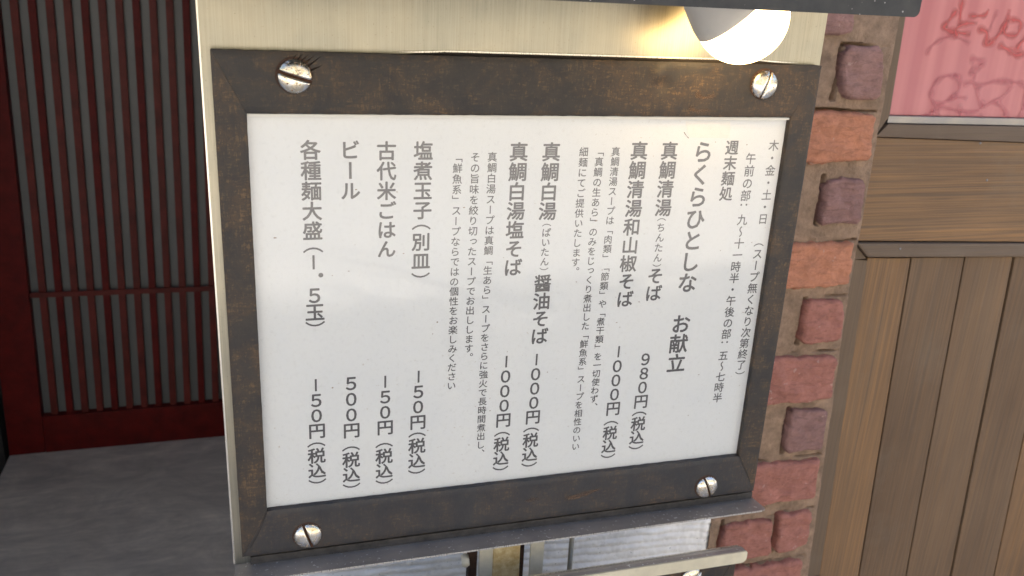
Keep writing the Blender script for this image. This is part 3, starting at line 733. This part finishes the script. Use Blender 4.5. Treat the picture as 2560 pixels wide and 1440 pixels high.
# ---- lettering, column by column: text, index of anchor cell, x, z (mm), pitch, em, weight
TX = [('木・金・土・日', 0, 428.3, -63.9, 10.22, 9.6, 0), ('（スープ無くなり次第終了）', 1, 427.9, -155.7, 10.24, 9.9, 0),
 ('午前の部：九〜十一時半・午後の部：五〜七時半', 0, 408.8, -74.4, 10.2, 9.8, 0), ('週末麺処', 0, 390.4, -65.4, 12.56, 12.3, 1),
 ('らくらひとしな', 0, 365.1, -68.8, 18.24, 18.4, 1), ('お献立', 0, 363.8, -215.1, 18.11, 18.1, 1),
 ('真鯛清湯', 0, 335.6, -67.8, 15.21, 14.9, 1), ('（ちんたん）', 1, 335.3, -129.8, 8.49, 8.1, 0), ('そば', 0, 335.1, -170.9, 15.0, 15.0, 1),
 ('９８０円', 0, 334.3, -245.6, 13.18, 14.0, 1), ('（税込）', 1, 334.0, -306.8, 13.3, 14.4, 1),
 ('真鯛清湯和山椒そば', 0, 309.8, -67.6, 15.26, 15.0, 1), ('１０００円', 0, 308.8, -236.7, 13.19, 14.0, 1), ('（税込）', 1, 308.1, -313.0, 13.0, 14.0, 1),
 ('真鯛清湯スープは「肉類」「節類」や「煮干類」を一切使わず、', 0, 290.3, -68.2, 7.79, 7.5, 0),
 ('「真鯛の生あら」のみをじっくり煮出した「鮮魚系」スープを相性のいい', 1, 277.0, -76.0, 7.96, 7.6, 0), ('細麺にてご提供いたします。', 0, 264.1, -68.3, 7.99, 7.6, 0),
 ('真鯛白湯', 0, 238.0, -68.2, 15.23, 15.0, 1), ('（ぱいたん）', 1, 238.0, -131.0, 7.84, 7.6, 0), ('醤油そば', 0, 237.8, -172.5, 15.0, 15.0, 1),
 ('１０００円', 0, 236.6, -238.2, 13.01, 13.9, 1), ('（税込）', 1, 235.8, -312.1, 13.4, 14.4, 1),
 ('真鯛白湯塩そば', 0, 212.5, -68.0, 15.02, 14.9, 1), ('１０００円', 0, 211.0, -238.0, 13.13, 13.9, 1), ('（税込）', 1, 210.5, -313.2, 13.1, 14.2, 1),
 ('真鯛白湯スープは真鯛「生あら」スープをさらに強火で長時間煮出し、', 0, 192.3, -71.7, 8.0, 7.6, 0), ('その旨味を絞り切ったスープでお出しします。', 0, 179.4, -71.8, 8.01, 7.6, 0),
 ('「鮮魚系」スープならではの個性をお楽しみください', 1, 166.2, -79.9, 7.97, 7.6, 0),
 ('塩煮玉子', 0, 140.7, -66.9, 14.63, 14.4, 1), ('（別皿）', 1, 140.0, -135.0, 14.79, 14.5, 1), ('１５０円', 0, 139.6, -245.2, 13.25, 14.0, 1), ('（税込）', 1, 139.1, -306.5, 13.6, 14.6, 1),
 ('古代米ごはん', 0, 114.3, -66.8, 14.53, 14.3, 1), ('１５０円', 0, 113.4, -247.3, 13.24, 14.0, 1), ('（税込）', 1, 112.6, -312.9, 13.4, 14.4, 1),
 ('ビール', 0, 88.6, -66.1, 14.62, 14.4, 1), ('５００円', 0, 87.1, -246.6, 13.41, 14.1, 1), ('（税込）', 1, 86.4, -313.1, 13.5, 14.4, 1),
 ('各種麺大盛', 0, 61.5, -66.0, 14.5, 14.4, 1), ('（１．５玉）', 1, 61.5, -147.7, 12.82, 14.6, 1), ('１５０円', 0, 60.6, -245.6, 12.95, 13.9, 1), ('（税込）', 1, 59.8, -306.3, 13.2, 14.2, 1)]
ROT = set('（）「」ー：〜'); SMALL = set('っ'); PUNC = set('、。')
GL = {}
fc = bpy.data.curves.new('glyph', 'FONT'); fc.resolution_u = 3; fc.size = 1.0; fc.fill_mode = 'FRONT'
fo = bpy.data.objects.new('glyph', fc); COL.objects.link(fo)
def glyph(ch, wt):
    if (ch, wt) in GL: return GL[(ch, wt)]
    if ch == '１':
        w = 0.052; v = np.array([[-w, -0.36], [w, -0.36], [w*1.15, 0.37], [-w*0.9, 0.37]]); f = [(0, 1, 2, 3)]
    else:
        fc.body = '・' if ch == '．' else ch; fc.offset = 0.0
        bpy.context.view_layer.update()
        dg = bpy.context.evaluated_depsgraph_get(); e = fo.evaluated_get(dg); m = e.to_mesh()
        v = np.array([(q.co.x-0.5, q.co.y-0.38) for q in m.vertices]); f = [tuple(p.vertices) for p in m.polygons]; e.to_mesh_clear()
        if ch in '０５８９':
            cx = (v[:, 0].min()+v[:, 0].max())/2; cy = (v[:, 1].min()+v[:, 1].max())/2; v = v-np.array([cx, cy])
        if ch in ROT: v = np.stack([v[:, 1], -v[:, 0]], -1)
        if ch == '（': v = v+np.array([0.0, 0.085])
        if ch == '）': v = v-np.array([0.0, 0.085])
        if ch == '〜': v[:, 0] *= -1
        if ch in PUNC: v = v+np.array([0.62, 0.62])
        if ch in SMALL: v = v+np.array([0.09, 0.10])
        if ch == '．': v = v*0.95+np.array([0.34, 0.20])
    GL[(ch, wt)] = (v, f); return v, f
for s, i0, x, z, pitch, em, wt in TX:
    V, F = [], []
    rad = 0.023 if wt else 0.014
    for i, ch in enumerate(s):
        v, f = glyph(ch, wt)
        cx, cz = x/1000, (z-(i-i0)*pitch)/1000
        if wt == 0: cx += 0.00006*((i*5) % 3-1)
        rr = rad*0.5 if ch in '（）' else (0.003 if ch == '１' else rad)
        for k in range(6):                       # a rounded, slightly bold pen: the glyph printed six times round a small circle
            n = len(V); a0 = k*math.pi/3+0.3; ox, oz = rr*math.cos(a0), rr*math.sin(a0)
            V += [(cx+(a+ox)*em/1000, 0.00592-k*0.000012, cz+(b+oz)*em/1000) for a, b in v]; F += [tuple(j+n for j in q) for q in f]
    me = bpy.data.meshes.new('text_column'); me.from_pydata(V, [], F)
    link('text_column', me, INK, ms)
bpy.data.objects.remove(fo); bpy.data.curves.remove(fc)

# folded hem of the plate and the dark slot where the frame bows away from it
qobj('plate_hem', [(0.120, 0.0012), (0.440, 0.0012), (0.400, 0.0031), (0.160, 0.0031)], 0.0066, YB-0.0001, STEEL_EDGE, mb)
qobj('slot_gap', [(0.120, -0.0004), (0.440, -0.0004), (0.405, 0.0019), (0.155, 0.0019)], 0.0040, 0.0065, GAPM, mb)
# ---- hood over the sign
ZH = 0.0410
hood = profile_x('hood', [(YB, 0.150), (-0.088, 0.096), (-0.0905, 0.093), (-0.0905, 0.0905)], XL, XR-0.0015, HOODIN, mb, 0.0014)
def fascia():
    r = 0.0045; x0, x1, z0, z1 = XL-0.001, XR-0.0002, ZH, 0.097
    pts = []
    for cx, cz, a0 in ((x1-r, z0+r, -90), (x1-r, z1-r, 0), (x0+r, z1-r, 90), (x0+r, z0+r, 180)):
        for a in np.linspace(a0, a0+90, 7): pts.append((cx+r*math.cos(math.radians(a)), cz+r*math.sin(math.radians(a))))
    bm = bmesh.new(); a = [bm.verts.new((x, -0.0925, z)) for x, z in pts]; b = [bm.verts.new((x, -0.0910, z)) for x, z in pts]
    bm.faces.new(a); bm.faces.new(b[::-1])
    for i in range(len(a)): j = (i+1) % len(a); bm.faces.new((a[i], b[i], b[j], a[j]))
    return bm
frombm('hood_fascia', fascia(), HOODP, mb)
for x in (XL, XR-0.003): qs = box('hood_cheek', x, x+0.0012, -0.088, YB-0.0003, ZH+0.012, 0.092, HOODIN, mb)

# ------------------------------------------------------------------ lit bulb under the hood
bc = Vector((0.3539, -0.0450, 0.0353)); n_ = Vector((0.699, -0.120, -0.705)).normalized(); R = 0.0321
lb = thing('light_bulb', 'glowing round white light bulb with grey housing under the dark hood of the menu sign', 'light bulb', tuple(bc))
pr = []
for k in range(0, 25):
    th = math.pi*(k/24)*0.565; pr.append((R*math.cos(th), R*math.sin(th)))
tlast, rlast = pr[-1]
revolve('globe', pr, bc, n_, BULB, lb, 64)
hp = [(tlast+0.0006, rlast-0.0006), (tlast, rlast+0.0004), (-0.014, 0.0312), (-0.022, 0.0292), (-0.032, 0.0262), (-0.042, 0.0235), (-0.052, 0.0185), (-0.060, 0.0155), (-0.064, 0.0145), (-0.0645, 0.0)]
revolve('housing', hp, bc, n_, BULBH, lb, 64)
revolve('screw_cap', [(-0.0646, 0), (-0.0646, 0.0128), (-0.068, 0.0133), (-0.070, 0.0124), (-0.072, 0.0133), (-0.074, 0.0124), (-0.076, 0.0133), (-0.0762, 0)], bc, n_, BRASS, lb, 32)
revolve('lamp_socket', [(-0.0764, 0), (-0.0764, 0.0155), (-0.069, 0.0165), (-0.0688, 0.018), (-0.096, 0.018), (-0.0965, 0)][0:0] or [(-0.0765, 0), (-0.0765, 0.0165), (-0.092, 0.0165), (-0.0925, 0)], bc, n_, SOCK, mb, 32)

# ------------------------------------------------------------------ second sign below
ls = thing('lower_menu_sign', 'lower sign with cream rounded top lip, cut off by the bottom edge of the photo', 'sign', (W/2, 0.02, -0.80))
YL = 0.0
box('back_plate', 0.003, 0.4585, YL+0.012, YL+0.0135, -0.86, -0.4560, STEEL_EDGE, ls)
def lip():
    r = 0.0055; x0, x1, z0, z1 = 0.000, 0.4608, -0.4660, -0.4535; pts = []
    for cx, cz, a0, rr in ((x1-r, z0+r, -90, r), (x1-0.002, z1-0.002, 0, 0.002), (x0+0.002, z1-0.002, 90, 0.002), (x0+r, z0+r, 180, r)):
        for a in np.linspace(a0, a0+90, 7): pts.append((cx+rr*math.cos(math.radians(a)), cz+rr*math.sin(math.radians(a))))
    bm = bmesh.new(); a = [bm.verts.new((x, YL-0.0012, z)) for x, z in pts]; b = [bm.verts.new((x, YL+0.0004, z)) for x, z in pts]
    bm.faces.new(a); bm.faces.new(b[::-1])
    for i in range(len(a)): j = (i+1) % len(a); bm.faces.new((a[i], b[i], b[j], a[j]))
    return bm
frombm('top_lip', lip(), LIP, ls)
profile_x('top_flange', [(YL+0.0006, -0.4540), (YL+0.0055, -0.4538), (YL+0.0115, -0.4560)], 0.002, 0.4595, LEDGE, ls, -0.0012)
def lboard(q): qobj('frame_board', q, YL+0.006, YL+0.0118, FRAME, ls, 0.0006)
lboard([(0.0065, -0.462), (0.4545, -0.462), (0.434, -0.500), (0.027, -0.500)][::-1]); lboard([(0.4547, -0.4625), (0.4547, -0.853), (0.4342, -0.815), (0.4342, -0.5004)])
lboard([(0.0063, -0.4625), (0.0268, -0.5004), (0.0268, -0.815), (0.0063, -0.853)]); lboard([(0.0065, -0.8535), (0.027, -0.8154), (0.434, -0.8154), (0.4545, -0.8535)])
box('printed_sheet', 0.0272, 0.4338, YL+0.009, YL+0.0095, -0.8152, -0.5006, PAPER, ls)
for x, z, a in ((0.4075, -0.4790, 40), (0.052, -0.4790, 75), (0.4075, -0.838, -30), (0.052, -0.838, 10)): screw(x, z, a, 0.0108, ls, YL+0.006)

# ------------------------------------------------------------------ stand that carries both signs
st = thing('sign_stand', 'rusty stand of two pale metal strips holding a stained yellow board, behind the menu signs', 'stand', (0.24, 0.06, ZS))
ZA, ZB = ZS+0.004, -0.360
qobj('metal_strip', [(0.2095, ZA), (0.2235, ZA), (0.2235, ZB), (0.2105, ZB)], 0.058, 0.061, STEEL_STRIP, st, 0.0004)
qobj('metal_strip', [(0.2600, ZA), (0.2735, ZA), (0.2750, ZB), (0.2615, ZB)], 0.058, 0.061, STEEL_STRIP, st, 0.0004)
qobj('yellow_board', [(0.2245, ZA+0.06), (0.2620, ZA+0.06), (0.2555, -0.475), (0.2510, ZB)][0:2]+[(0.2508, ZB), (0.2245, ZB)], 0.062, 0.074, mat_yellow(), st, 0.0012)
qobj('dark_channel', [(0.2485, ZA), (0.2598, ZA), (0.2610, ZB), (0.2525, ZB)], 0.076, 0.082, RUST, st)
qobj('rust_bracket', [(0.1995, -0.56), (0.2090, -0.56), (0.2098, ZB), (0.2030, ZB)], 0.062, 0.070, RUST, st, 0.0005)
revolve('bolt', [(0, 0), (0, 0.004), (0.012, 0.004), (0.0121, 0.0)], (0.1985, 0.066, -0.4655), (-0.2, -1, 0), STEEL_STRIP, st, 6)
for z in (-0.38, -0.80): box('cross_plate', 0.10, 0.36, 0.0865, 0.090, z-0.015, z+0.015 if z < -0.5 else z+0.02, STEEL_STRIP, st)
for x in (0.19, 0.285): box('spacer', x, x+0.012, 0.0102, 0.0864, -0.392, -0.372, STEEL_STRIP, st)
box('spacer', 0.23, 0.25, 0.0137, 0.0578, -0.815, -0.79, STEEL_STRIP, st)
box('base_plate', 0.12, 0.36, -0.03, 0.14, ZS+0.0005, ZS+0.0035, RUST, st)
rd = rod('support_rod', (0.3135, 0.080, ZS+0.002), (0.3120, 0.080, -0.385), 0.0026, WIREM); rd['label'] = 'thin grey upright metal rod between the two signs, right of the stained yellow board'; rd['category'] = 'rod'
